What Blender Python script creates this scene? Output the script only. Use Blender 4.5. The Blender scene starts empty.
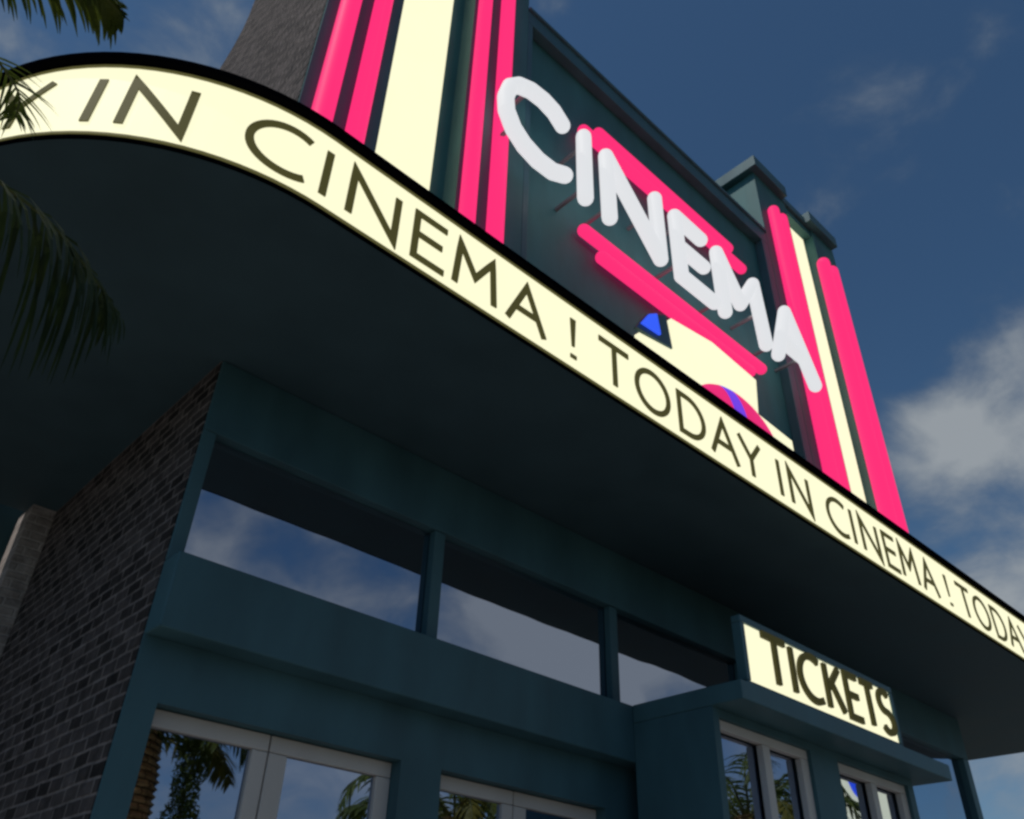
import bpy, bmesh, math, random
from mathutils import Vector, Matrix, noise
random.seed(7)
SC = bpy.context.scene
COL = SC.collection
R = math.radians

# ------------------------------------------------------------------ materials
def mat(name):
    m = bpy.data.materials.new(name); m.use_nodes = True
    nt = m.node_tree; b = nt.nodes['Principled BSDF']
    return m, nt, b
def N(nt, t, **kw):
    n = nt.nodes.new(t)
    for k, v in kw.items():
        if k.startswith('i_'): n.inputs[k[2:]].default_value = v
        else: setattr(n, k, v)
    return n
def ramp(nt, stops):
    r = nt.nodes.new('ShaderNodeValToRGB'); e = r.color_ramp.elements
    e[0].position, e[0].color = stops[0][0], (*stops[0][1], 1)
    e[1].position, e[1].color = stops[-1][0], (*stops[-1][1], 1)
    for p, c in stops[1:-1]:
        x = e.new(p); x.color = (*c, 1)
    return r
def painted(name, c, rough=0.5, var=0.18, bump=0.06, scale=3.0, spec=0.35):
    m, nt, b = mat(name); L = nt.links
    tc = N(nt, 'ShaderNodeTexCoord')
    n1 = N(nt, 'ShaderNodeTexNoise'); n1.inputs['Scale'].default_value = scale; n1.inputs['Detail'].default_value = 6
    mp = N(nt, 'ShaderNodeMapping'); mp.inputs['Scale'].default_value = (1, 1, .35)
    L.new(tc.outputs['Object'], mp.inputs['Vector']); L.new(mp.outputs['Vector'], n1.inputs['Vector'])
    r = ramp(nt, [(.25, tuple(x * (1 - var) for x in c)), (.75, tuple(min(1, x * (1 + var)) for x in c))])
    L.new(n1.outputs['Fac'], r.inputs['Fac']); L.new(r.outputs['Color'], b.inputs['Base Color'])
    n2 = N(nt, 'ShaderNodeTexNoise'); n2.inputs['Scale'].default_value = 90; n2.inputs['Detail'].default_value = 3
    L.new(tc.outputs['Object'], n2.inputs['Vector'])
    bp = N(nt, 'ShaderNodeBump'); bp.inputs['Strength'].default_value = bump; bp.inputs['Distance'].default_value = .01
    L.new(n2.outputs['Fac'], bp.inputs['Height']); L.new(bp.outputs['Normal'], b.inputs['Normal'])
    rr = N(nt, 'ShaderNodeMapRange'); rr.inputs['To Min'].default_value = rough - .08; rr.inputs['To Max'].default_value = rough + .12
    L.new(n1.outputs['Fac'], rr.inputs['Value']); L.new(rr.outputs['Result'], b.inputs['Roughness'])
    b.inputs['Specular IOR Level'].default_value = spec
    return m
def emit(name, c, s, mottle=0.0):
    m, nt, b = mat(name)
    b.inputs['Base Color'].default_value = (*[x * .12 for x in c], 1)
    b.inputs['Roughness'].default_value = .6; b.inputs['Specular IOR Level'].default_value = 0.1
    b.inputs['Emission Color'].default_value = (*c, 1)
    b.inputs['Emission Strength'].default_value = s
    if mottle:
        tc = N(nt, 'ShaderNodeTexCoord'); n = N(nt, 'ShaderNodeTexNoise'); n.inputs['Scale'].default_value = 2.5
        mr = N(nt, 'ShaderNodeMapRange'); mr.inputs['To Min'].default_value = s * (1 - mottle); mr.inputs['To Max'].default_value = s * (1 + mottle)
        nt.links.new(tc.outputs['Object'], n.inputs['Vector']); nt.links.new(n.outputs['Fac'], mr.inputs['Value'])
        nt.links.new(mr.outputs['Result'], b.inputs['Emission Strength'])
    return m
def brick(name, c1, c2, mortar, axes, scale=1.0, bw=.30, rh=.095, bump=.8, vary=.5):
    m, nt, b = mat(name); L = nt.links
    tc = N(nt, 'ShaderNodeTexCoord'); sp = N(nt, 'ShaderNodeSeparateXYZ'); cb = N(nt, 'ShaderNodeCombineXYZ')
    L.new(tc.outputs['Object'], sp.inputs[0])
    L.new(sp.outputs[axes[0]], cb.inputs[0]); L.new(sp.outputs[axes[1]], cb.inputs[1])
    ns = N(nt, 'ShaderNodeTexNoise'); ns.inputs['Scale'].default_value = 5; ns.inputs['Detail'].default_value = 4
    L.new(cb.outputs[0], ns.inputs['Vector'])
    mx = N(nt, 'ShaderNodeVectorMath', operation='SCALE'); mx.inputs['Scale'].default_value = .022
    sb = N(nt, 'ShaderNodeVectorMath', operation='SUBTRACT'); sb.inputs[1].default_value = (.5, .5, .5)
    L.new(ns.outputs['Color'], sb.inputs[0]); L.new(sb.outputs[0], mx.inputs[0])
    ad = N(nt, 'ShaderNodeVectorMath', operation='ADD'); L.new(cb.outputs[0], ad.inputs[0]); L.new(mx.outputs[0], ad.inputs[1])
    br = N(nt, 'ShaderNodeTexBrick'); L.new(ad.outputs[0], br.inputs['Vector'])
    br.inputs['Scale'].default_value = scale; br.inputs['Brick Width'].default_value = bw; br.inputs['Row Height'].default_value = rh
    br.inputs['Mortar Size'].default_value = .009; br.inputs['Mortar Smooth'].default_value = .35
    br.inputs['Color1'].default_value = (*c1, 1); br.inputs['Color2'].default_value = (*c2, 1); br.inputs['Mortar'].default_value = (*mortar, 1)
    n2 = N(nt, 'ShaderNodeTexNoise'); n2.inputs['Scale'].default_value = 9; n2.inputs['Detail'].default_value = 7; n2.inputs['Roughness'].default_value = .65
    L.new(cb.outputs[0], n2.inputs['Vector'])
    mr = N(nt, 'ShaderNodeMapRange'); mr.inputs['From Min'].default_value = .3; mr.inputs['From Max'].default_value = .7
    mr.inputs['To Min'].default_value = 1 - vary; mr.inputs['To Max'].default_value = 1 + vary
    L.new(n2.outputs['Fac'], mr.inputs['Value'])
    mc = N(nt, 'ShaderNodeVectorMath', operation='SCALE'); L.new(br.outputs['Color'], mc.inputs[0]); L.new(mr.outputs['Result'], mc.inputs['Scale'])
    L.new(mc.outputs[0], b.inputs['Base Color']); b.inputs['Roughness'].default_value = .9; b.inputs['Specular IOR Level'].default_value = .2
    hm = N(nt, 'ShaderNodeMath', operation='MULTIPLY_ADD'); hm.inputs[1].default_value = -1.0
    L.new(br.outputs['Fac'], hm.inputs[0])
    h2 = N(nt, 'ShaderNodeMath', operation='MULTIPLY'); h2.inputs[1].default_value = 1.6; L.new(n2.outputs['Fac'], h2.inputs[0]); L.new(h2.outputs[0], hm.inputs[2])
    bp = N(nt, 'ShaderNodeBump'); bp.inputs['Strength'].default_value = bump; bp.inputs['Distance'].default_value = .02
    L.new(hm.outputs[0], bp.inputs['Height']); L.new(bp.outputs['Normal'], b.inputs['Normal'])
    return m
def glass(name, tint, rough=.015):
    m, nt, b = mat(name); L = nt.links
    b.inputs['Base Color'].default_value = (*tint, 1); b.inputs['Metallic'].default_value = 1.0; b.inputs['Roughness'].default_value = rough
    tc = N(nt, 'ShaderNodeTexCoord'); n = N(nt, 'ShaderNodeTexNoise'); n.inputs['Scale'].default_value = 1.6; n.inputs['Detail'].default_value = 1
    L.new(tc.outputs['Object'], n.inputs['Vector'])
    bp = N(nt, 'ShaderNodeBump'); bp.inputs['Strength'].default_value = .05; bp.inputs['Distance'].default_value = .05
    L.new(n.outputs['Fac'], bp.inputs['Height']); L.new(bp.outputs['Normal'], b.inputs['Normal'])
    return m
def leafmat(name, c1, c2):
    m, nt, b = mat(name); L = nt.links
    tc = N(nt, 'ShaderNodeTexCoord'); n = N(nt, 'ShaderNodeTexNoise'); n.inputs['Scale'].default_value = 9; n.inputs['Detail'].default_value = 5
    L.new(tc.outputs['Object'], n.inputs['Vector'])
    r = ramp(nt, [(.3, c1), (.72, c2)]); L.new(n.outputs['Fac'], r.inputs['Fac']); L.new(r.outputs['Color'], b.inputs['Base Color'])
    b.inputs['Roughness'].default_value = .55; b.inputs['Specular IOR Level'].default_value = .3
    tr = N(nt, 'ShaderNodeBsdfTranslucent'); L.new(r.outputs['Color'], tr.inputs['Color'])
    ms = N(nt, 'ShaderNodeMixShader'); ms.inputs[0].default_value = .3
    L.new(b.outputs[0], ms.inputs[1]); L.new(tr.outputs[0], ms.inputs[2]); L.new(ms.outputs[0], nt.nodes['Material Output'].inputs['Surface'])
    return m

EXPO = -0.85
K = 2 ** (-EXPO)
M = {}
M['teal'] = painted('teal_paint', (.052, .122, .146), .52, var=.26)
M['teal_upper'] = painted('teal_panel_paint', (.062, .172, .178), .55, var=.22)
M['teal_trim'] = painted('teal_trim_paint', (.060, .135, .158), .42)
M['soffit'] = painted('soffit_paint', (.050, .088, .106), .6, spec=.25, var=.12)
M['black'] = painted('black_metal', (.0015, .0015, .0025), .85, spec=.0, bump=.0)
M['frame'] = painted('window_frame_paint', (.60, .54, .50), .4, .08)
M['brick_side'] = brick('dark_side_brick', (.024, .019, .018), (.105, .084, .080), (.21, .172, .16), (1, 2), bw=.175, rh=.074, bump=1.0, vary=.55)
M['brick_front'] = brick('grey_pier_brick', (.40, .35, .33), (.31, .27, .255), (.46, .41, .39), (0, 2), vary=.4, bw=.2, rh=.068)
M['roof'] = painted('roof_felt', (.05, .05, .055), .9)
M['glass'] = glass('window_glass', (.42, .45, .53))
M['glass_door'] = glass('door_glass', (.37, .43, .56))
M['cream'] = emit('cream_lamp', (1.0, .97, .66), 1.02 * K, .02)
M['pink'] = emit('pink_neon', (1.0, .030, .185), 1.02 * K)
M['white'] = emit('white_neon', (.95, .97, 1.0), .78 * K); M['white'].node_tree.nodes['Principled BSDF'].inputs['Base Color'].default_value = (.08, .08, .085, 1)
M['bloom_olive'] = emit('letter_bloom_glow', (.36, .33, .10), .16 * K)  # bloom spilling over dark letters, put in as a faint olive glow
M['bloom_olive_edge'] = emit('edge_bloom_glow', (.40, .37, .13), .22 * K)  # halo along the lit band, drawn as faintly glowing edge strips
M['bloom_olive_dark'] = emit('dim_letter_bloom_glow', (.36, .33, .10), .085 * K)  # same bloom on the TICKETS letters, put into a dimmer glow
M['blue'] = emit('blue_lamp', (.04, .12, 1.0), .95 * K)
M['violet'] = emit('violet_lamp', (.22, .07, 1.0), .75 * K)
M['rose'] = emit('rose_lamp', (1.0, .03, .22), .8 * K)
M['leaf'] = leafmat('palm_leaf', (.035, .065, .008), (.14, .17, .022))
M['leaf_shaded'] = leafmat('palm_leaf_shade', (.012, .026, .008), (.035, .055, .012))  # canopy shade on the low frond, put into a darker leaf colour
M['leaf_dry'] = leafmat('palm_leaf_dry', (.10, .10, .012), (.20, .17, .02))
M['rachis'] = painted('palm_rib', (.10, .11, .03), .6)
M['trunk'] = brick('palm_bark', (.55, .36, .15), (.40, .26, .11), (.10, .07, .04), (0, 2), bw=.16, rh=.09, vary=.5)
M['tan'] = painted('tan_render', (.50, .38, .24), .85)
M['rust'] = painted('grey_steel', (.22, .23, .24), .5)

# ------------------------------------------------------------------ mesh helpers
def link(name, bm, m, parent=None, smooth=False, bevel=0):
    me = bpy.data.meshes.new(name)
    if name != 'leaflets': bmesh.ops.recalc_face_normals(bm, faces=bm.faces[:])
    bm.to_mesh(me); bm.free()
    if smooth:
        for p in me.polygons: p.use_smooth = True
    o = bpy.data.objects.new(name, me); COL.objects.link(o)
    for mm in (m if isinstance(m, (list, tuple)) else [m]): me.materials.append(mm)
    if parent is not None:
        o.parent = parent; o.matrix_parent_inverse = parent.matrix_world.inverted() if False else Matrix.Translation(-parent_loc(parent))
    if bevel:
        b = o.modifiers.new('bevel', 'BEVEL'); b.width = bevel; b.segments = 2; b.limit_method = 'ANGLE'; b.angle_limit = R(40)
    return o
def parent_loc(p):
    v = Vector(p.location)
    while p.parent: p = p.parent
    return Vector(v)
# every mesh is written in world coordinates; empties carry a location only at top level
def thing(name, label, cat, loc, group=None):
    o = bpy.data.objects.new(name, None); COL.objects.link(o); o.location = loc; o.empty_display_size = .3
    o['label'] = label; o['category'] = cat
    if group: o['group'] = group
    return o
def tag(o, label, cat, group=None):
    o['label'] = label; o['category'] = cat
    if group: o['group'] = group
    return o
def struct(o): o['kind'] = 'structure'; return o
def part(name, bm, m, p, **k):
    o = link(name, bm, m, None, **k); o.parent = p
    if p.type == 'EMPTY': o.matrix_parent_inverse = Matrix.Translation(-Vector(p.location))
    return o   # sub-parts: parent meshes sit at the identity, so no inverse is needed
def sub(name, bm, m, p, **k):
    o = link(name, bm, m, None, **k); o.parent = p
    root = p.parent
    return o
# parents of sub-parts are meshes whose matrix_world is identity
def box(bm, x0, x1, y0, y1, z0, z1, mi=0):
    v = [bm.verts.new(c) for c in ((x0,y0,z0),(x1,y0,z0),(x1,y1,z0),(x0,y1,z0),(x0,y0,z1),(x1,y0,z1),(x1,y1,z1),(x0,y1,z1))]
    for f in ((0,3,2,1),(4,5,6,7),(0,1,5,4),(1,2,6,5),(2,3,7,6),(3,0,4,7)):
        bm.faces.new([v[i] for i in f]).material_index = mi
def B(*boxes):
    bm = bmesh.new()
    for b in boxes: box(bm, *b)
    return bm
def prism(poly, y0, y1):            # polygon in XZ extruded along Y
    bm = bmesh.new()
    a = [bm.verts.new((x, y0, z)) for x, z in poly]; b = [bm.verts.new((x, y1, z)) for x, z in poly]
    bm.faces.new(a); bm.faces.new(b[::-1]); n = len(poly)
    for i in range(n): bm.faces.new((a[i], b[i], b[(i+1) % n], a[(i+1) % n]))
    return bm
def capsule(bm, p, q, r, seg=16, rings=5):
    p, q = Vector(p), Vector(q); d = (q - p).normalized()
    u = d.orthogonal().normalized(); w = d.cross(u)
    prof = []
    for i in range(rings): a = math.pi/2 * (1 - i / rings); prof.append((p - d * r * math.sin(a), r * math.cos(a)))
    prof.append((p, r)); prof.append((q, r))
    for i in range(1, rings + 1): a = math.pi/2 * i / rings; prof.append((q + d * r * math.sin(a), r * math.cos(a)))
    prev = None
    for c, rad in prof:
        rad = max(rad, r * .04)
        ring = [bm.verts.new(c + (u * math.cos(t) + w * math.sin(t)) * rad) for t in [2 * math.pi * k / seg for k in range(seg)]]
        if prev:
            for k in range(seg): bm.faces.new((prev[k], prev[(k+1) % seg], ring[(k+1) % seg], ring[k]))
        else: bm.faces.new(ring[::-1])
        prev = ring
    bm.faces.new(prev)
def tube(bm, pts, rads, seg=8, cap=True):
    prev = None; n = len(pts); pts = [Vector(p) for p in pts]; ref = None
    for i, p in enumerate(pts):
        d = (pts[min(i+1, n-1)] - pts[max(i-1, 0)]).normalized()
        if ref is None: ref = d.orthogonal().normalized()
        u = (ref - d * ref.dot(d)).normalized(); ref = u; w = d.cross(u)
        ring = [bm.verts.new(p + (u * math.cos(t) + w * math.sin(t)) * rads[i]) for t in [2 * math.pi * k / seg for k in range(seg)]]
        if prev:
            for k in range(seg): bm.faces.new((prev[k], prev[(k+1) % seg], ring[(k+1) % seg], ring[k]))
        elif cap: bm.faces.new(ring[::-1])
        prev = ring
    if cap: bm.faces.new(prev)

# ------------------------------------------------------------------ lettering (strokes)
def arc(cx, cy, rx, ry, a0, a1, n=22):
    return [(cx + rx * math.cos(R(a0 + (a1 - a0) * i / n)), cy + ry * math.sin(R(a0 + (a1 - a0) * i / n))) for i in range(n + 1)]
# glyphs in a unit box: u in 0..1 across the letter, v in 0..1 up; list of polylines
G = {
 'T': [[(0, 1), (1, 1)], [(.5, 1), (.5, 0)]],
 'O': [arc(.5, .5, .5, .5, 90, 450, 40)],
 'D': [[(0, 1), (0, 0), (.35, 0)] + arc(.35, .5, .65, .5, -90, 90, 24)[1:] + [(0, 1)]],
 'A': [[(0, 0), (.5, 1), (1, 0)], [(.21, .36), (.79, .36)]],
 'Y': [[(0, 1), (.5, .48), (1, 1)], [(.5, .48), (.5, 0)]],
 'I': [[(.5, 0), (.5, 1)]],
 'N': [[(0, 0), (0, 1), (1, 0), (1, 1)]],
 'C': [arc(.62, .5, .62, .5, 58, 302, 30)],
 'E': [[(1, 1), (0, 1), (0, 0), (1, 0)], [(0, .52), (.88, .52)]],
 'M': [[(0, 0), (.08, 1), (.5, .38), (.92, 1), (1, 0)]],
 'K': [[(0, 0), (0, 1)], [(1, 1), (.06, .45)], [(.30, .60), (1, 0)]],
 'S': [[(x, y) for x, y in arc(.5, .75, .42, .25, 40, 270, 16)] + [(x, y) for x, y in arc(.5, .25, .46, .25, 90, -145, 18)][1:]],
 '!': [[(.5, .30), (.5, 1)], [(.5, 0), (.5, .09)]],
}
def ribbon(bm, pts, hw, fmap, lift=0.0, thick=.008, maxlen=.05, taper=None):
    """flat stroke with mitred corners, mapped to the sign surface by fmap(u, v, depth)"""
    P = [Vector(pts[0])]
    for a, b in zip(pts, pts[1:]):
        a, b = Vector(a), Vector(b); k = max(1, int((b - a).length / maxlen))
        for i in range(1, k + 1): P.append(a + (b - a) * i / k)
    closed = (P[0] - P[-1]).length < 1e-5
    if closed: P = P[:-1]
    n = len(P); rows = []
    for i, p in enumerate(P):
        if closed: d0 = (p - P[i-1]).normalized(); d1 = (P[(i+1) % n] - p).normalized()
        else:
            d0 = (p - P[i-1]).normalized() if i else None; d1 = (P[i+1] - p).normalized() if i < n - 1 else None
            d0 = d0 or d1; d1 = d1 or d0
        t = (d0 + d1).normalized(); nn = Vector((-t.y, t.x)); c = max(.38, nn.dot(Vector((-d0.y, d0.x))))
        w = hw if taper is None else hw * taper(i / max(1, n-1))
        o = nn * (w / c)
        rows.append([bm.verts.new(fmap(*(p + o), lift + thick)), bm.verts.new(fmap(*(p - o), lift + thick)),
                     bm.verts.new(fmap(*(p - o), lift)), bm.verts.new(fmap(*(p + o), lift))])
    m = n if closed else n - 1
    for i in range(m):
        a, b = rows[i], rows[(i+1) % n]
        for k in range(4): bm.faces.new((a[k], b[k], b[(k+1) % 4], a[(k+1) % 4]))
    if not closed:
        bm.faces.new(rows[0]); bm.faces.new(rows[-1][::-1])
def glyph_bm(ch, u0, u1, v0, v1, hw, fmap):
    bm = bmesh.new()
    for j, pl in enumerate(G[ch]):
        pts = [(u0 + (u1 - u0) * u, v0 + (v1 - v0) * v) for u, v in pl]
        tp = None
        if ch == '!' and j == 0: tp = lambda t: .55 + .6 * t
        ribbon(bm, pts, hw * (1 if not (ch == '!' and j) else 1.25), fmap, lift=.0012 * j, taper=tp)
    return bm

# ------------------------------------------------------------------ the sky
SUN_EL, SUN_AZ = R(57), R(176)         # azimuth counted from +X towards +Y
sd = Vector((math.cos(SUN_EL) * math.cos(SUN_AZ), math.cos(SUN_EL) * math.sin(SUN_AZ), math.sin(SUN_EL)))
w = bpy.data.worlds.new('World'); SC.world = w; w.use_nodes = True
nt = w.node_tree; L = nt.links; bg = nt.nodes['Background']
sky = N(nt, 'ShaderNodeTexSky', sky_type='NISHITA'); sky.sun_disc = False
sky.sun_elevation = SUN_EL; sky.sun_rotation = math.atan2(sd.x, sd.y)
sky.air_density = 1.0; sky.dust_density = .6; sky.ozone_density = 3.0
tc = N(nt, 'ShaderNodeTexCoord')
def dirv(az, el): return (math.cos(R(el)) * math.cos(R(az)), math.cos(R(el)) * math.sin(R(az)), math.sin(R(el)))
mp = N(nt, 'ShaderNodeMapping'); mp.inputs['Scale'].default_value = (1, 1, 1.5); mp.inputs['Location'].default_value = (.35, .1, .2)
L.new(tc.outputs['Generated'], mp.inputs['Vector'])
n1 = N(nt, 'ShaderNodeTexNoise'); n1.inputs['Scale'].default_value = 6.5; n1.inputs['Detail'].default_value = 8; n1.inputs['Roughness'].default_value = .55; n1.inputs['Distortion'].default_value = .25
L.new(mp.outputs['Vector'], n1.inputs['Vector'])
def region(az, el, r_in, r_out, amp):
    d = N(nt, 'ShaderNodeVectorMath', operation='DOT_PRODUCT'); d.inputs[1].default_value = dirv(az, el)
    L.new(tc.outputs['Generated'], d.inputs[0])
    m = N(nt, 'ShaderNodeMapRange', interpolation_type='SMOOTHSTEP')
    m.inputs['From Min'].default_value = math.cos(R(r_out)); m.inputs['From Max'].default_value = math.cos(R(r_in)); m.inputs['To Max'].default_value = amp
    L.new(d.outputs['Value'], m.inputs['Value']); return m.outputs['Result']
def add(a, b):
    s = N(nt, 'ShaderNodeMath', operation='ADD'); L.new(a, s.inputs[0]); L.new(b, s.inputs[1]); return s.outputs[0]
REG = [(17.3, 30.3, .2, 4.4, .19), (12.0, 30.5, .2, 6.5, .22), (12, 24.5, 1, 11, .20), (4, 46, 1, 10, .035), (14, 8, 6, 20, .18), (-62, 27, 8, 38, .30), (-30, 19, 6, 24, .22), (108, 44, 5, 42, .08)]
acc = region(*REG[0])
for g in REG[1:]: acc = add(acc, region(*g))
dens = add(n1.outputs['Fac'], acc)
cr = N(nt, 'ShaderNodeMapRange', interpolation_type='SMOOTHSTEP'); cr.inputs['From Min'].default_value = .55; cr.inputs['From Max'].default_value = .93; cr.inputs['To Max'].default_value = .88
L.new(dens, cr.inputs['Value'])
ccol = ramp(nt, [(.60, (1.2, 1.7, 2.4)), (.95, (4.5, 4.9, 5.2))]); L.new(dens, ccol.inputs['Fac'])
tint = N(nt, 'ShaderNodeMix', data_type='RGBA', blend_type='MULTIPLY'); tint.inputs['Factor'].default_value = 1
tint.inputs['B'].default_value = (.57, .79, .88, 1); L.new(sky.outputs['Color'], tint.inputs['A'])
mix = N(nt, 'ShaderNodeMix', data_type='RGBA'); L.new(cr.outputs['Result'], mix.inputs['Factor'])
L.new(tint.outputs['Result'], mix.inputs['A']); L.new(ccol.outputs['Color'], mix.inputs['B'])
L.new(mix.outputs['Result'], bg.inputs['Color']); bg.inputs['Strength'].default_value = .132
sun = bpy.data.lights.new('sun', 'SUN'); sun.energy = 3.8; sun.angle = R(.5); sun.color = (1, .95, .86)
so = bpy.data.objects.new('sun', sun); COL.objects.link(so); so.rotation_euler = sd.to_track_quat('Z', 'Y').to_euler()

# ------------------------------------------------------------------ ground and street
def sheet(name, x0, x1, y0, y1, z, m):
    bm = bmesh.new(); v = [bm.verts.new(c) for c in ((x0,y0,z),(x1,y0,z),(x1,y1,z),(x0,y1,z))]; bm.faces.new(v)
    return struct(link(name, bm, m))
sheet('ground', -900, 900, -900, 900, -.15, painted('dry_grass', (.09, .10, .045), .95, .4, .3, .2))
sheet('road', -300, 300, -8.6, -2.2, -.146, painted('asphalt', (.05, .05, .052), .9, .25, .4, 1.5))
bm = bmesh.new()
for i in range(-20, 21): box(bm, i * 6, i * 6 + 3, -5.5, -5.38, -.145, -.142)
struct(link('road_marking', bm, painted('road_paint', (.7, .7, .66), .7)))
m_pave, pnt, pb = mat('paving')
ptc = N(pnt, 'ShaderNodeTexCoord'); pbk = N(pnt, 'ShaderNodeTexBrick')
pnt.links.new(ptc.outputs['Object'], pbk.inputs['Vector']); pbk.inputs['Scale'].default_value = 1; pbk.inputs['Brick Width'].default_value = .9; pbk.inputs['Row Height'].default_value = .6
pbk.inputs['Color1'].default_value = (.33, .32, .30, 1); pbk.inputs['Color2'].default_value = (.28, .27, .25, 1); pbk.inputs['Mortar'].default_value = (.1, .1, .09, 1); pbk.inputs['Mortar Size'].default_value = .008
pnt.links.new(pbk.outputs['Color'], pb.inputs['Base Color']); pb.inputs['Roughness'].default_value = .85
struct(link('pavement', B((-60, 60, -2.05, 9.5, -.149, 0)), m_pave))
struct(link('kerb', B((-60, 60, -2.2, -2.053, -.149, .004)), painted('kerb_stone', (.33, .32, .30), .85), bevel=.015))

# ------------------------------------------------------------------ cinema building
XL, XR, YF, YB = 1.43, 11.65, 4.20, 7.38
HS = 4.37                               # canopy underside
bld = thing('cinema_building', 'dark teal cinema building with pylons, brick side wall and glazed doors', 'building', (6.5, 5.6, 0))
def P(name, bm, m, parent=bld, **k): return part(name, bm, m, parent, **k)
# solid brick-clad side wall
prof = [(4.22, -.1), (7.75, -.1), (7.75, 10.75), (7.55, 10.88), (7.32, 11.0), (7.12, 11.15), (6.98, 11.35), (6.92, 11.6), (6.92, 12.1), (6.98, 13.05), (4.22, 13.05)]
bm = bmesh.new(); fa = [bm.verts.new((XL - .006, y, z)) for y, z in prof]; fb = [bm.verts.new((XL + .07, y, z)) for y, z in prof]
bm.faces.new(fa); bm.faces.new(fb[::-1])
for i in range(len(prof)): bm.faces.new((fa[i], fb[i], fb[(i+1) % len(prof)], fa[(i+1) % len(prof)]))
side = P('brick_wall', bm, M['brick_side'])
# ground-floor wall round the openings
D1, D2 = (1.58, 3.05), (3.35, 4.82)
wl = [(XL, D1[0], YF, YF + .25, 0, 2.65), (D1[1], D2[0], YF, YF + .25, 0, 2.65), (D2[1], 7.9, YF, YF + .25, 0, 2.65),
      (D1[0], D1[1], YF, YF + .25, 2.35, 2.65), (D2[0], D2[1], YF, YF + .25, 2.35, 2.65),
      (7.9, 11.4, YF, YF + .25, 0, .7)]
P('wall', B(*wl), M['teal'])
P('ledge', B((XL, 7.9, 4.04, YF + .25, 2.652, 3.05)), M['teal'], bevel=.008)
P('corner_post', B((XL, XL + .08, YF, YF + .25, 3.052, 3.868)), M['teal_trim'], bevel=.004)
P('corner_post', B((11.50, XR, YF, YF + .25, 0, 3.868)), M['teal_trim'], bevel=.004)
P('frieze', B((XL, XR, YF, YF + .35, 3.87, HS - .003)), M['teal'], bevel=.006)
# transom windows with mullions
xs = [XL + .08, 3.20, 5.00, 6.80, 7.9]
for i in range(4):
    bm = B((xs[i] + .004, xs[i+1] - .004, YF + .075, YF + .09, 3.054, 3.866))
    wn = P('transom_window', bm, M['glass'])
for x in (3.20, 5.00, 6.80):
    P('mullion', B((x - .045, x + .045, YF + .012, YF + .072, 3.053, 3.867)), M['teal_trim'], bevel=.004)
P('shop_window', B((7.95, 11.496, YF + .075, YF + .09, .703, 3.866)), M['glass'])
P('window_jamb', B((7.904, 7.95, YF + .01, YF + .2, .703, 3.866)), M['teal_trim'])
# core of the building behind the glass (dark room walls) and roof
P('rear_wall', B((XL + .10, XR, YB - .12, YB, 0, 11.2)), M['teal'])
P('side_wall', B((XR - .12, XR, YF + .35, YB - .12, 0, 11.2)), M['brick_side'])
P('floor_slab', B((XL + .1, XR - .12, YF + .36, YB - .12, HS + .02, HS + .25)), M['roof'])
# doors: frame, glazed leaves
def door(x0, x1):
    y0, y1 = YF + .085, YF + .145
    xm = x0 + .675
    fr = .062
    bm = B((x0 - .05, xm - .004, y0, y1, 2.262, 2.346), (xm + .004, x1 - .002, y0, y1, 2.262, 2.346))
    d = P('door', bm, M['frame'], bevel=.006)
    for (a, b) in ((x0 - .05, x0 - .002), (xm - .095, xm - .004), (xm + .004, xm + .115), (x1 - .10, x1 - .002)):
        part('stile', B((a, b, y0, y1, .25, 2.26)), M['frame'], d, bevel=.006)
    for (a, b) in ((x0 - .05, xm - .004), (xm + .004, x1 - .002)):
        part('bottom_rail', B((a, b, y0, y1, .02, .248)), M['frame'], d, bevel=.006)
    for (a, b) in ((x0 + .0, xm - .097), (xm + .117, x1 - .102)):
        part('pane', B((a, b, y0 + .028, y0 + .038, .25, 2.26)), M['glass_door'], d)
    for x in (xm - .05, xm + .055):
        bm = bmesh.new(); capsule(bm, (x, y0 - .05, .95), (x, y0 - .05, 1.35), .014); part('handle', bm, M['rust'], d, smooth=True)
door(*D1); door(*D2)
# upper facade: two pylons, each with a recess for its light strip, and the recessed panel between them
def pylon(x0, x1, r0, r1, ztop):
    z0 = HS + .25
    yr = YF + .20
    bm = B((x0, r0, YF, yr, z0, ztop), (r1, x1, YF, yr, z0, ztop), (x0, x1, yr + .001, 5.9, z0, ztop - .02), (r0, r1, YF + .03, yr, ztop - .16, ztop - .02))
    p = P('pylon', bm, M['teal_upper'])
    part('cap', B((x0 - .12, r0 - .10, YF - .12, 5.2, ztop + .002, ztop + .24)), M['teal_trim'], p, bevel=.01)
    part('cap', B((r1 - .22, x1 - .02, YF - .12, 5.2, ztop + .002, ztop + .24)), M['teal_trim'], p, bevel=.01)
    part('cap_band', B((r0 - .099, r1 - .221, YF - .02, 5.1, ztop - .01, ztop + .14)), M['teal_trim'], p, bevel=.008)
    return p
pylon(XL, 3.85, 2.16, 3.03, 12.78); pylon(9.08, XR, 10.04, 10.91, 12.78)
zt = 11.30
P('sign_panel', B((3.853, 9.077, YF + .13, YF + .30, HS + .25, zt - .02)), M['teal_upper'])
P('panel_frame', B((3.853, 3.93, YF - .0, YF + .128, HS + .26, zt - .26), (8.90, 9.077, YF, YF + .128, HS + .26, zt - .26),
   (3.853, 9.077, YF, YF + .128, zt - .258, zt)), M['teal_trim'], bevel=.006)
P('coping', B((3.853, 9.077, YF - .03, YF + .34, zt + .002, zt + .055)), M['teal_trim'], bevel=.008)
P('roof', B((XL + .101, XR - .121, 5.92, YB - .121, 11.0, 11.2)), M['roof'])

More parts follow.
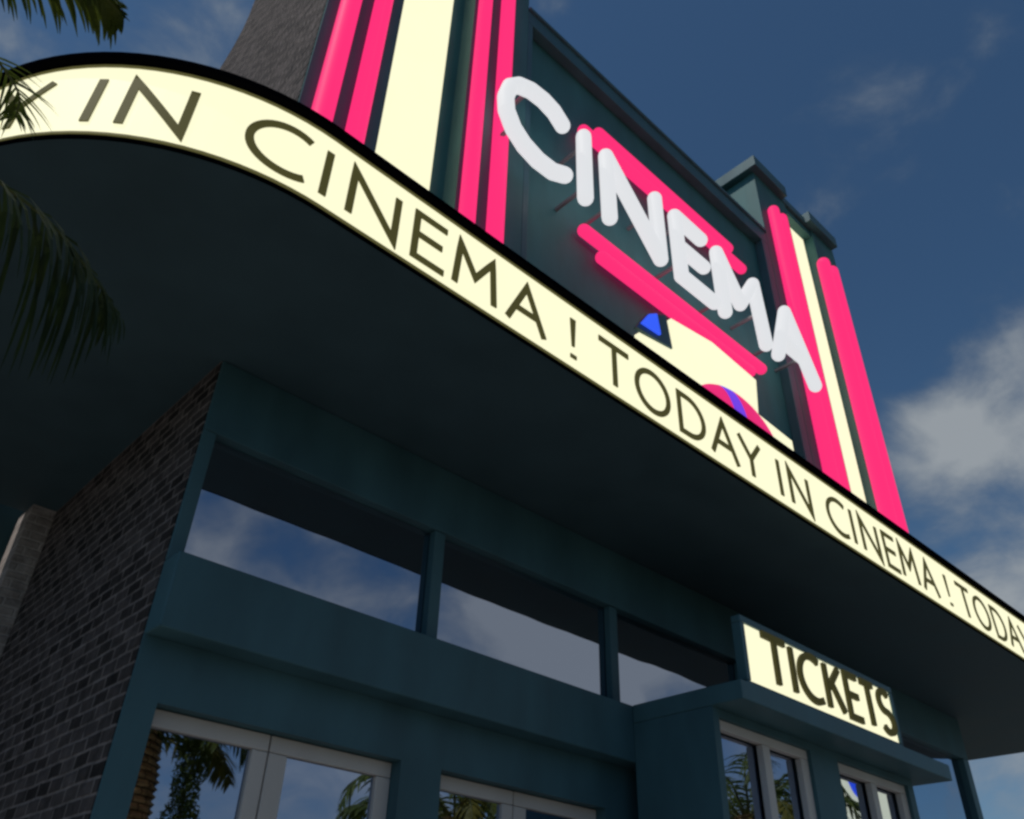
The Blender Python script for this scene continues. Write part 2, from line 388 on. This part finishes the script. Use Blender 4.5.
# ------------------------------------------------------------------ canopy
RC = 1.50; CX0, CX1, CY, YFR = -.31, 13.80, 4.275, 2.775
def fpath(s, off=0.0):
    """s = X along the straight front; wraps round both rounded corners; returns x, y (off = outwards)"""
    xa, xb = CX0 + RC, CX1 - RC
    q = RC * math.pi / 2
    if xa <= s <= xb: return s, YFR - off
    if s < xa:
        t = (xa - s)
        if t < q:
            a = -math.pi/2 - t / RC; return xa + (RC + off) * math.cos(a), CY + (RC + off) * math.sin(a)
        return CX0 - off, CY + (t - q)
    t = s - xb
    if t < q:
        a = -math.pi/2 + t / RC; return xb + (RC + off) * math.cos(a), CY + (RC + off) * math.sin(a)
    return CX1 + off, CY + (t - q)
Q = RC * math.pi / 2
S0, S1 = CX0 + RC - Q - (7.2 - CY), CX1 - RC + Q + (7.2 - CY)
def svals():
    xa, xb = CX0 + RC, CX1 - RC
    v = [S0 + (xa - Q - S0) * i / 6 for i in range(6)]
    v += [xa - Q + Q * i / 28 for i in range(28)]
    v += [xa + (xb - xa) * i / 30 for i in range(30)]
    v += [xb + Q * i / 28 for i in range(28)]
    v += [xb + Q + (S1 - xb - Q) * i / 6 for i in range(7)]
    return v
SV = svals()
def wrap(z0, z1, o_in, o_out):
    bm = bmesh.new(); rows = []
    for s in SV:
        a, b = fpath(s, o_in), fpath(s, o_out)
        rows.append([bm.verts.new((*a, z0)), bm.verts.new((*b, z0)), bm.verts.new((*b, z1)), bm.verts.new((*a, z1))])
    for r0, r1 in zip(rows, rows[1:]):
        for k in range(4): bm.faces.new((r0[k], r1[k], r1[(k+1) % 4], r0[(k+1) % 4]))
    bm.faces.new(rows[0]); bm.faces.new(rows[-1][::-1])
    return bm
def slab(z0, z1, off):
    bm = bmesh.new(); pts = [fpath(s, off) for s in SV]
    a = [bm.verts.new((*p, z0)) for p in pts]; b = [bm.verts.new((*p, z1)) for p in pts]; n = len(pts)
    bm.faces.new(a); bm.faces.new(b[::-1])
    for i in range(n): bm.faces.new((a[i], b[i], b[(i+1) % n], a[(i+1) % n]))
    return bm
can = thing('marquee_canopy', 'dark canopy with rounded corner and glowing cream lettered band around its edge', 'canopy', (6.7, 4.5, HS))
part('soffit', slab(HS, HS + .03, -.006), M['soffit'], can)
part('deck', slab(HS + .032, 4.95, -.07), M['roof'], can)
part('bottom_trim', wrap(HS - .003, HS + .020, -.0055, .004), M['black'], can)
part('bloom_edge', wrap(HS + .031, HS + .045, -.049, .003), M['bloom_olive_edge'], can)
fas = part('light_band', wrap(HS + .046, 4.915, -.049, .0), M['cream'], can)
part('upper_bloom_edge', wrap(4.917, 4.932, -.049, .006), M['bloom_olive_edge'], can)
part('top_trim', wrap(4.935, 4.975, -.069, .05), M['black'], can, bevel=.004)
def fmap(u, v, d): x, y = fpath(u, d + .001); return (x, y, v)
TXT = [('T', 3.245, 3.565), ('O', 3.62, 3.98), ('D', 4.085, 4.385), ('A', 4.45, 4.79), ('Y', 4.82, 5.12), ('I', 5.33, 5.39), ('N', 5.505, 5.805),
       ('C', 6.07, 6.41), ('I', 6.46, 6.52), ('N', 6.635, 6.945), ('E', 7.055, 7.29), ('M', 7.345, 7.665), ('A', 7.75, 8.075), ('!', 8.30, 8.34)]
for k in range(-2, 3):
    for ch, a, b in TXT:
        a2, b2 = a + 5.31 * k, b + 5.31 * k
        if a2 < S0 + .1 or b2 > S1 - .1: continue
        part('letter', glyph_bm(ch, a2 + .012, b2 - .012, 4.484, 4.806, .0215, fmap), M['bloom_olive'], fas)

# ------------------------------------------------------------------ ticket booth
bo = thing('ticket_booth', 'teal ticket booth projecting from the cinema front under a flat roof slab', 'kiosk', (6.4, 3.8, 0))
BX0, BX1, BYF = 4.97, 7.87, 3.35
W = ((5.04, 6.20), (6.60, 7.77))
P2 = lambda n, bm, m, **k: part(n, bm, m, bo, **k)
P2('wall', B((BX0, W[0][0], BYF, BYF + .16, 0, 2.918), (W[0][1], W[1][0], BYF, BYF + .16, 0, 2.918), (W[1][1], BX1, BYF, BYF + .16, 0, 2.918),
    (W[0][0], W[0][1], BYF, BYF + .16, 0, .95), (W[1][0], W[1][1], BYF, BYF + .16, 0, .95), (W[0][0], W[0][1], BYF, BYF + .16, 2.86, 2.918), (W[1][0], W[1][1], BYF, BYF + .16, 2.86, 2.918),
    (BX0, BX0 + .16, BYF + .16, 4.035, 0, 2.918), (BX1 - .16, BX1, BYF + .16, 4.035, 0, 2.918)), M['teal'])
P2('counter', B((BX0 + .04, BX1 - .04, BYF - .22, BYF - .003, .88, .95)), M['frame'], bevel=.01)
P2('roof_slab', B((BX0 - .002, 8.12, 3.10, 4.036, 2.921, 3.05)), M['teal_trim'], bevel=.006)
for (a, b) in W:
    y = BYF + .03; xm = (a + b) / 2 + .01
    fr = P2('window', B((a, b, y, y + .05, 2.79, 2.858), (a, b, y, y + .05, .952, 1.02), (a, a + .03, y, y + .05, 1.022, 2.788), (b - .10, b, y, y + .05, 1.022, 2.788)), M['frame'], bevel=.005)
    part('mullion', B((xm - .045, xm + .045, y - .004, y + .05, 1.022, 2.788)), M['frame'], fr, bevel=.005)
    part('pane', B((a + .032, xm - .047, y + .065, y + .075, 1.024, 2.786)), M['glass_door'], fr)
    part('pane', B((xm + .047, b - .102, y + .065, y + .075, 1.024, 2.786)), M['glass_door'], fr)
tk = thing('tickets_sign', 'glowing cream TICKETS sign standing on the booth roof slab', 'sign', (6.25, 3.2, 3.05))
tkf = part('frame', B((5.11, 7.37, 3.135, 3.21, 3.052, 3.085), (5.11, 7.37, 3.135, 3.21, 3.505, 3.555), (5.11, 5.16, 3.135, 3.21, 3.087, 3.503), (7.325, 7.37, 3.135, 3.21, 3.087, 3.503), (5.162, 7.323, 3.20, 3.21, 3.087, 3.503)), M['teal_trim'], tk, bevel=.006)
tkp = part('light_panel', B((5.162, 7.323, 3.150, 3.198, 3.087, 3.503)), M['cream'], tk)
for ch, a, b in (('T', 5.37, 5.67), ('I', 5.70, 5.80), ('C', 5.85, 6.15), ('K', 6.235, 6.44), ('E', 6.55, 6.73), ('T', 6.80, 7.00), ('S', 7.07, 7.29)):
    part('letter', glyph_bm(ch, a, b, 3.142, 3.480, .026, lambda u, v, d: (u, 3.148 - d * 3, v)), M['bloom_olive_dark'], tkp)

# ------------------------------------------------------------------ big CINEMA sign: thick white neon tubes
YN = 3.90
cs = thing('cinema_sign', 'large white neon tube letters spelling CINEMA on the teal panel', 'sign', (6.2, YN, 8.1))
rt = .087
strokes = {
 'C': [[(4.12, 8.97), (3.99, 9.08), (3.83, 9.12), (3.64, 9.10), (3.47, 9.01), (3.35, 8.86), (3.30, 8.64), (3.32, 8.44), (3.42, 8.25), (3.57, 8.13), (3.76, 8.07), (3.97, 8.08), (4.15, 8.18)]],
 'I': [[(4.46, 8.09), (4.46, 9.09)]],
 'N': [[(4.84, 8.09), (4.83, 9.09), (5.70, 8.09), (5.70, 9.09)]],
 'E': [[(6.60, 9.07), (6.08, 9.09), (6.08, 8.09), (6.71, 8.09)], [(6.08, 8.58), (6.58, 8.58)]],
 'M': [[(6.93, 8.09), (6.93, 9.09), (7.32, 8.46), (7.74, 9.09), (7.80, 8.09)]],
 'A': [[(8.08, 8.09), (8.50, 9.09), (8.96, 8.07)], [(8.24, 8.42), (8.78, 8.42)]],
}
BR = {'C': [(3.42, 8.3), (3.62, 9.08)], 'I': [(4.46, 8.25), (4.46, 8.95)], 'N': [(4.84, 8.25), (5.70, 8.9)], 'E': [(6.08, 8.3), (6.08, 8.9)], 'M': [(6.93, 8.3), (7.77, 8.6)], 'A': [(8.2, 8.38), (8.78, 8.45)]}
for ch, pls in strokes.items():
    bm = bmesh.new()
    for pl in pls:
        for a, b in zip(pl, pl[1:]): capsule(bm, (a[0], YN, a[1]), (b[0], YN, b[1]), rt)
    lt = part('letter', bm, M['white'], cs, smooth=True)
    for x, z in BR[ch]:
        part('bracket', B((x - .018, x + .018, YN + .05, YF + (.129 if 3.95 < x < 8.85 else -.002), z - .018, z + .018)), M['rust'], lt)

# ------------------------------------------------------------------ neon tubes and light strips
def neon(p, q, r, label, group, name='neon_tube'):
    bm = bmesh.new(); capsule(bm, p, q, r)
    return tag(link(name, bm, M['pink'], smooth=True), label, 'neon tube', group)
V = [(1.61, .090, 'first vertical pink neon tube from the brick side wall', 12.3), (1.92, .085, 'vertical pink neon tube just left of the wide cream light strip', 12.3),
     (3.13, .080, 'vertical pink neon tube just right of the wide cream strip on the left pylon', 12.3), (3.46, .085, 'vertical pink neon tube crossed by the left edge of the big white C', 12.3),
     (9.36, .095, 'leftmost vertical pink neon tube on the right pylon, beside the teal panel', 11.98), (9.60, .095, 'vertical pink neon tube just left of the narrow cream strip, behind the letter A', 11.98),
     (10.84, .11, 'vertical pink neon tube just right of the narrow cream strip on the right pylon', 11.82), (11.12, .11, 'outermost vertical pink neon tube at the sky edge of the right pylon', 11.82)]
for x, r, lab, zt_ in V:
    neon((x, YF - r + .02, 5.2), (x, YF - r + .02, zt_), r, lab, 'vertical pink neon tubes on the pylons')
for x0, x1, z, lab in ((4.84, 8.14, 9.88, 'long pink neon bar running directly behind the tops of the white letters'), (5.12, 7.86, 10.09, 'uppermost horizontal pink neon bar, above the tops of the white letters'),
                       (4.80, 8.20, 8.11, 'long pink neon bar just below the white CINEMA letters'), (5.08, 7.90, 7.90, 'lowest horizontal pink neon bar, its right half behind the cream board')):
    yw = YF + .13 - .10
    neon((x0, yw, z), (x1, yw, z), .075, lab, 'horizontal pink neon bars on the panel')
for x0, x1, lab in ((2.22, 2.84, 'wide cream light strip in the recess of the left pylon'), (10.12, 10.83, 'narrow-looking cream light strip in the recess of the right pylon')):
    bm = B((x0, x1, YF + .15, YF + .198, 5.0, 12.58))
    tag(link('light_strip', bm, M['cream'], bevel=.006), lab, 'light strip', 'cream light strips on the pylons')

# ------------------------------------------------------------------ lit board and dome on the canopy
YBD = 3.92
bd = thing('lit_board', 'glowing cream cut-out board with a blue horn-shaped notch below the long pink bar', 'sign', (6.6, YBD, 5.0))
poly = [(5.24, 5.0), (5.23, 6.74), (5.84, 6.84), (5.81, 7.29), (6.57, 7.41), (7.43, 7.34), (7.35, 6.81), (8.04, 6.77), (8.04, 5.0)]
part('light_face', prism(poly, YBD, YBD + .06), M['cream'], bd)
part('horn_frame', prism([(5.20, 6.80), (5.80, 6.87), (5.74, 7.30), (5.40, 7.10)], YBD + .01, YBD + .05), M['teal_trim'], bd, bevel=.004)
part('blue_lamp', prism([(5.26, 6.88), (5.57, 6.90), (5.53, 7.17), (5.40, 7.08)], YBD - .03, YBD + .006), M['blue'], bd, bevel=.01)
part('backing', prism([(x * .985 + .1, z - .03) for x, z in poly], YBD + .062, YBD + .14), M['teal_trim'], bd)
# striped dome: an ellipsoid whose vertical wedges alternate between rose and violet
bm = bmesh.new(); bmesh.ops.create_uvsphere(bm, u_segments=48, v_segments=72, radius=1)
for v in bm.verts:                      # poles along X, so every stripe edge is one clean ring
    x, y, z = v.co.z, v.co.y, v.co.x
    v.co = Vector((6.26 + x * .86, 3.62 + y * .26, 5.02 + max(0, z) ** .62 * 1.35 if z > 0 else 5.02))
for f in bm.faces:
    t = (f.calc_center_median().x - 5.40) / 1.72
    f.material_index = 1 if (.33 < t < .44 or .765 < t < .86) else 0
tag(link('striped_dome', bm, [M['rose'], M['violet']], smooth=True), 'pink and violet striped glowing dome in front of the cream board', 'ornament')

# ------------------------------------------------------------------ rear wing seen past the brick side
rw = thing('rear_wing', 'low rear wing with a dark pale-framed window beyond the brick side wall', 'building', (-.5, 8.5, 0))
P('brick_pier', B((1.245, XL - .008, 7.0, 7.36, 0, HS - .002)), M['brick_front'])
part('wall', B((-3.2, 1.40, 7.5, 7.7, 0, 4.9)), M['teal'], rw)
wf = part('window', B((-2.4, 1.06, 7.44, 7.498, 4.25, 4.32), (-2.4, 1.06, 7.44, 7.498, .9, .97), (-2.4, -2.33, 7.44, 7.498, .972, 4.248), (1.0, 1.06, 7.44, 7.498, .972, 4.248), (-.7, -.64, 7.44, 7.498, .972, 4.248)), M['frame'], rw)
part('pane', B((-2.328, .998, 7.47, 7.48, .972, 4.248)), painted('dark_glass', (.008, .012, .014), .2), wf)

# ------------------------------------------------------------------ palms
def bez(pts, n):
    pts = [Vector(p) for p in pts]; out = []
    m = len(pts) - 1
    for i in range(n + 1):
        t = i / n * m; k = min(int(t), m - 1); f = t - k
        p0 = pts[max(k-1, 0)]; p1 = pts[k]; p2 = pts[k+1]; p3 = pts[min(k+2, m)]
        out.append(.5 * ((2*p1) + (p2-p0)*f + (2*p0-5*p1+4*p2-p3)*f*f + (3*p1-p0-3*p2+p3)*f**3))
    return out
def frond(ctrl, nl, ll, parent, m, seed, hang=.75, wid=.014, start=.1, rr=.012):
    rd = random.Random(seed)
    pts = bez(ctrl, 28); bm = bmesh.new()
    tube(bm, pts, [rr * (1 - .8 * i / 28) for i in range(29)], 6)
    r = part('frond', bm, M['rachis'], parent, smooth=True)
    bm = bmesh.new()
    for i in range(nl):
        t = start + (1 - start) * (i + rd.random() * .6) / nl
        k = min(27.99, t * 28); a = int(k); p = pts[a].lerp(pts[a+1], k - a)
        d = (pts[a+1] - pts[a]).normalized(); sidev = d.cross(Vector((0, 0, 1)))
        sidev = sidev.normalized() if sidev.length > .1 else Vector((1, 0, 0))
        for sgn in (-1, 1):
            lg = ll * (.55 + .45 * math.sin(math.pi * min(1, t * 1.05))) * rd.uniform(.8, 1.15) * (1 if t < .8 else 1 - 2.6 * (t - .8))
            v = (sidev * sgn * rd.uniform(.55, .95) + d * rd.uniform(.45, .85) + Vector((0, 0, rd.uniform(-.25, .15)))).normalized()
            q = p.copy(); prev = None; seg = 5
            wv = d.cross(v).cross(v).normalized() if True else d
            for j in range(seg + 1):
                s = j / seg; ww = wid * (1 - s) ** .6 * (.5 + min(1, s * 5) * .5) + .0006
                wv2 = (d - v * d.dot(v)).normalized()
                row = (bm.verts.new(q + wv2 * ww), bm.verts.new(q - wv2 * ww))
                if prev: bm.faces.new((prev[0], prev[1], row[1], row[0]))
                prev = row
                v = (v + Vector((0, 0, -hang * .42))).normalized(); q = q + v * (lg / seg)
    part('leaflets', bm, m, r)
    return r
def trunk(parent, x, y, z0, z1, r0, r1, lean=(0, 0)):
    bm = bmesh.new(); n = int((z1 - z0) / .09); pts = []; rad = []
    for i in range(n + 1):
        t = i / n
        for s in (0, 1):
            pts.append((x + lean[0] * t * t, y + lean[1] * t * t, z0 + (z1 - z0) * (t + s * .6 / n))); rad.append((r0 + (r1 - r0) * t) * (1.0 + (.07 if s else -.05) + random.uniform(-.02, .02)))
    tube(bm, pts, rad, 16)
    return part('trunk', bm, M['trunk'], parent, smooth=False)
# near palm at the left edge of the picture
np_ = thing('palm_tree', 'palm tree at the left edge with drooping fronds over the canopy corner', 'tree', (-1.25, 2.25, 0))
trunk(np_, -1.25, 2.25, 0, 3.55, .17, .13)
c0 = Vector((-1.25, 2.25, 3.58))
frond([c0, (-.80, 2.40, 3.98), (-.36, 2.30, 4.05), (-.06, 2.20, 4.06), (.06, 2.19, 4.02)], 90, .22, np_, M['leaf'], 1, hang=.55, wid=.010)
frond([c0, (-.75, 2.5, 4.05), (-.36, 2.75, 4.16), (-.12, 2.88, 4.14), (-.07, 2.97, 4.08)], 16, .24, np_, M['leaf'], 2, hang=.3, wid=.006, start=.6)
frond([c0, (-.70, 2.55, 3.55), (-.12, 2.66, 3.50), (.18, 2.70, 3.45), (.36, 2.73, 3.36), (.50, 2.76, 3.27)], 44, .55, np_, M['leaf_shaded'], 3, hang=1.2, wid=.009)
frond([c0, (-.75, 2.45, 3.25), (-.15, 2.62, 2.98), (.10, 2.66, 2.86)], 40, .30, np_, M['leaf_dry'], 4, hang=1.2, wid=.012)
for i in range(12):
    a = 100 + i * 22 + random.uniform(-8, 8); ln = random.uniform(1.3, 1.7); up = random.uniform(.1, .75)
    dx, dy = math.cos(R(a)), math.sin(R(a))
    if dx > .3 : continue
    frond([c0, c0 + Vector((dx*.5*ln, dy*.5*ln, up)), c0 + Vector((dx*.85*ln, dy*.85*ln, up*.7)), c0 + Vector((dx*ln, dy*ln, up*.7 - .5))], 34, .34, np_, M['leaf'], 20 + i, hang=1.0)
# street palms across the road, seen mirrored in the glass
def palm(x, y, h, r, label, seed, nf=16, fl=2.0):
    rd = random.Random(seed)
    t = thing('palm_tree', label, 'tree', (x, y, -.15), 'palm trees across the road')
    trunk(t, x, y, -.15, h, r * 1.25, r)
    c = Vector((x, y, h))
    for i in range(nf):
        a = i * 137.5 + rd.uniform(-10, 10); k = i / nf; up = 1.25 - 1.3 * k + rd.uniform(-.1, .1); ln = fl * rd.uniform(.85, 1.1)
        dx, dy = math.cos(R(a)), math.sin(R(a))
        frond([c, c + Vector((dx*.45*ln, dy*.45*ln, up*.62*fl/2)), c + Vector((dx*.8*ln, dy*.8*ln, up*.6*fl/2)), c + Vector((dx*ln, dy*ln, up*.35*fl/2 - .35*fl/2))], 26, .30 * fl, t, M['leaf'] if i < nf - 3 else M['leaf_dry'], seed * 50 + i, hang=.45, wid=.03, rr=.03)
palm(4.30, -3.2, 3.95, .34, 'stout palm with golden bark mirrored in the left door pane', 1, fl=1.7)
palm(9.9, -3.4, 3.7, .22, 'palm with arching fronds mirrored in the right door pane', 2)
palm(15.6, -3.1, 4.3, .22, 'bushy palm mirrored in the first ticket window', 3, fl=2.3)
palm(27.0, -4.2, 5.0, .24, 'farther palm mirrored low in the second ticket window', 4, fl=2.2)
# clipped columnar shrub beside the stout palm
sh = thing('columnar_shrub', 'narrow green columnar shrub mirrored beside the golden palm trunk', 'shrub', (4.85, -2.6, 0))
bm = bmesh.new(); tube(bm, [(4.85, -2.6, 0), (4.86, -2.6, 2.2), (4.85, -2.6, 4.2)], [.05, .035, .012], 8); part('stem', bm, M['rachis'], sh)
bm = bmesh.new(); rd = random.Random(5)
for i in range(5200):
    z = rd.uniform(.15, 4.4); rr_ = .34 * (1 - (z / 4.6) ** 4) * math.sqrt(rd.random()) * (1 + .22 * math.sin(z * 5 + 1)); a = rd.uniform(0, 6.283)
    c = Vector((4.85 + rr_ * math.cos(a), -2.6 + rr_ * math.sin(a), z)); u = Vector((rd.gauss(0, 1), rd.gauss(0, 1), rd.gauss(0, 1))).normalized(); v = u.orthogonal().normalized()
    l, w_ = rd.uniform(.03, .06), rd.uniform(.010, .018)
    bm.faces.new([bm.verts.new(q) for q in (c - u * l, c + v * w_, c + u * l, c - v * w_)])
part('leaflets', bm, M['leaf'], sh)
# building across the road and a lit roadside sign
ob = thing('shop_building', 'tan rendered shop across the road seen only as a reflection', 'building', (4, -14, -.15))
part('wall', B((-6, 3.4, -18, -12, -.15, 4.3)), M['tan'], ob)
part('roof', B((-6.2, 3.6, -18.2, -11.8, 4.303, 4.55)), M['teal_trim'], ob)
for x in (-5, -2.6, -.2):
    part('window', B((x, x + 1.6, -11.998, -11.95, 1.0, 2.8)), M['glass'], ob)
rs = thing('roadside_sign', 'lit cream roadside panel with a blue band mirrored in the ticket window', 'sign', (20.0, -2.7, -.15))
part('pole', B((19.9, 20.1, -2.8, -2.6, -.15, 4.6)), M['rust'], rs)
part('light_panel', B((19.0, 21.0, -2.78, -2.62, 4.6, 5.6)), M['cream'], rs)
part('blue_band', prism([(19.1, 5.6), (19.6, 5.6), (20.4, 4.6), (19.9, 4.6)], -2.61, -2.56), M['blue'], rs)

# ------------------------------------------------------------------ camera
cam = bpy.data.cameras.new('camera'); co = bpy.data.objects.new('camera', cam); COL.objects.link(co); SC.camera = co
cam.sensor_width = 36; cam.lens = 846.06 / 1024 * 36; cam.clip_end = 3000; cam.clip_start = .05
yaw, pit, rol = R(47.77584526), R(35.28518219), R(2.08452486)
f = Vector((math.cos(pit)*math.cos(yaw), math.cos(pit)*math.sin(yaw), math.sin(pit)))
rt_ = Vector((math.sin(yaw), -math.cos(yaw), 0)); up = rt_.cross(f)
r2 = math.cos(rol)*rt_ + math.sin(rol)*up; u2 = -math.sin(rol)*rt_ + math.cos(rol)*up
co.matrix_world = Matrix(((r2.x, u2.x, -f.x, 0), (r2.y, u2.y, -f.y, 0), (r2.z, u2.z, -f.z, 1.2), (0, 0, 0, 1)))
SC.view_settings.view_transform = 'Standard'; SC.view_settings.look = 'None'; SC.view_settings.gamma = 1; SC.view_settings.exposure = EXPO
SC.view_settings.use_curve_mapping = False
SC.cycles.filter_width = 2.7
SC.cycles.max_bounces = 6
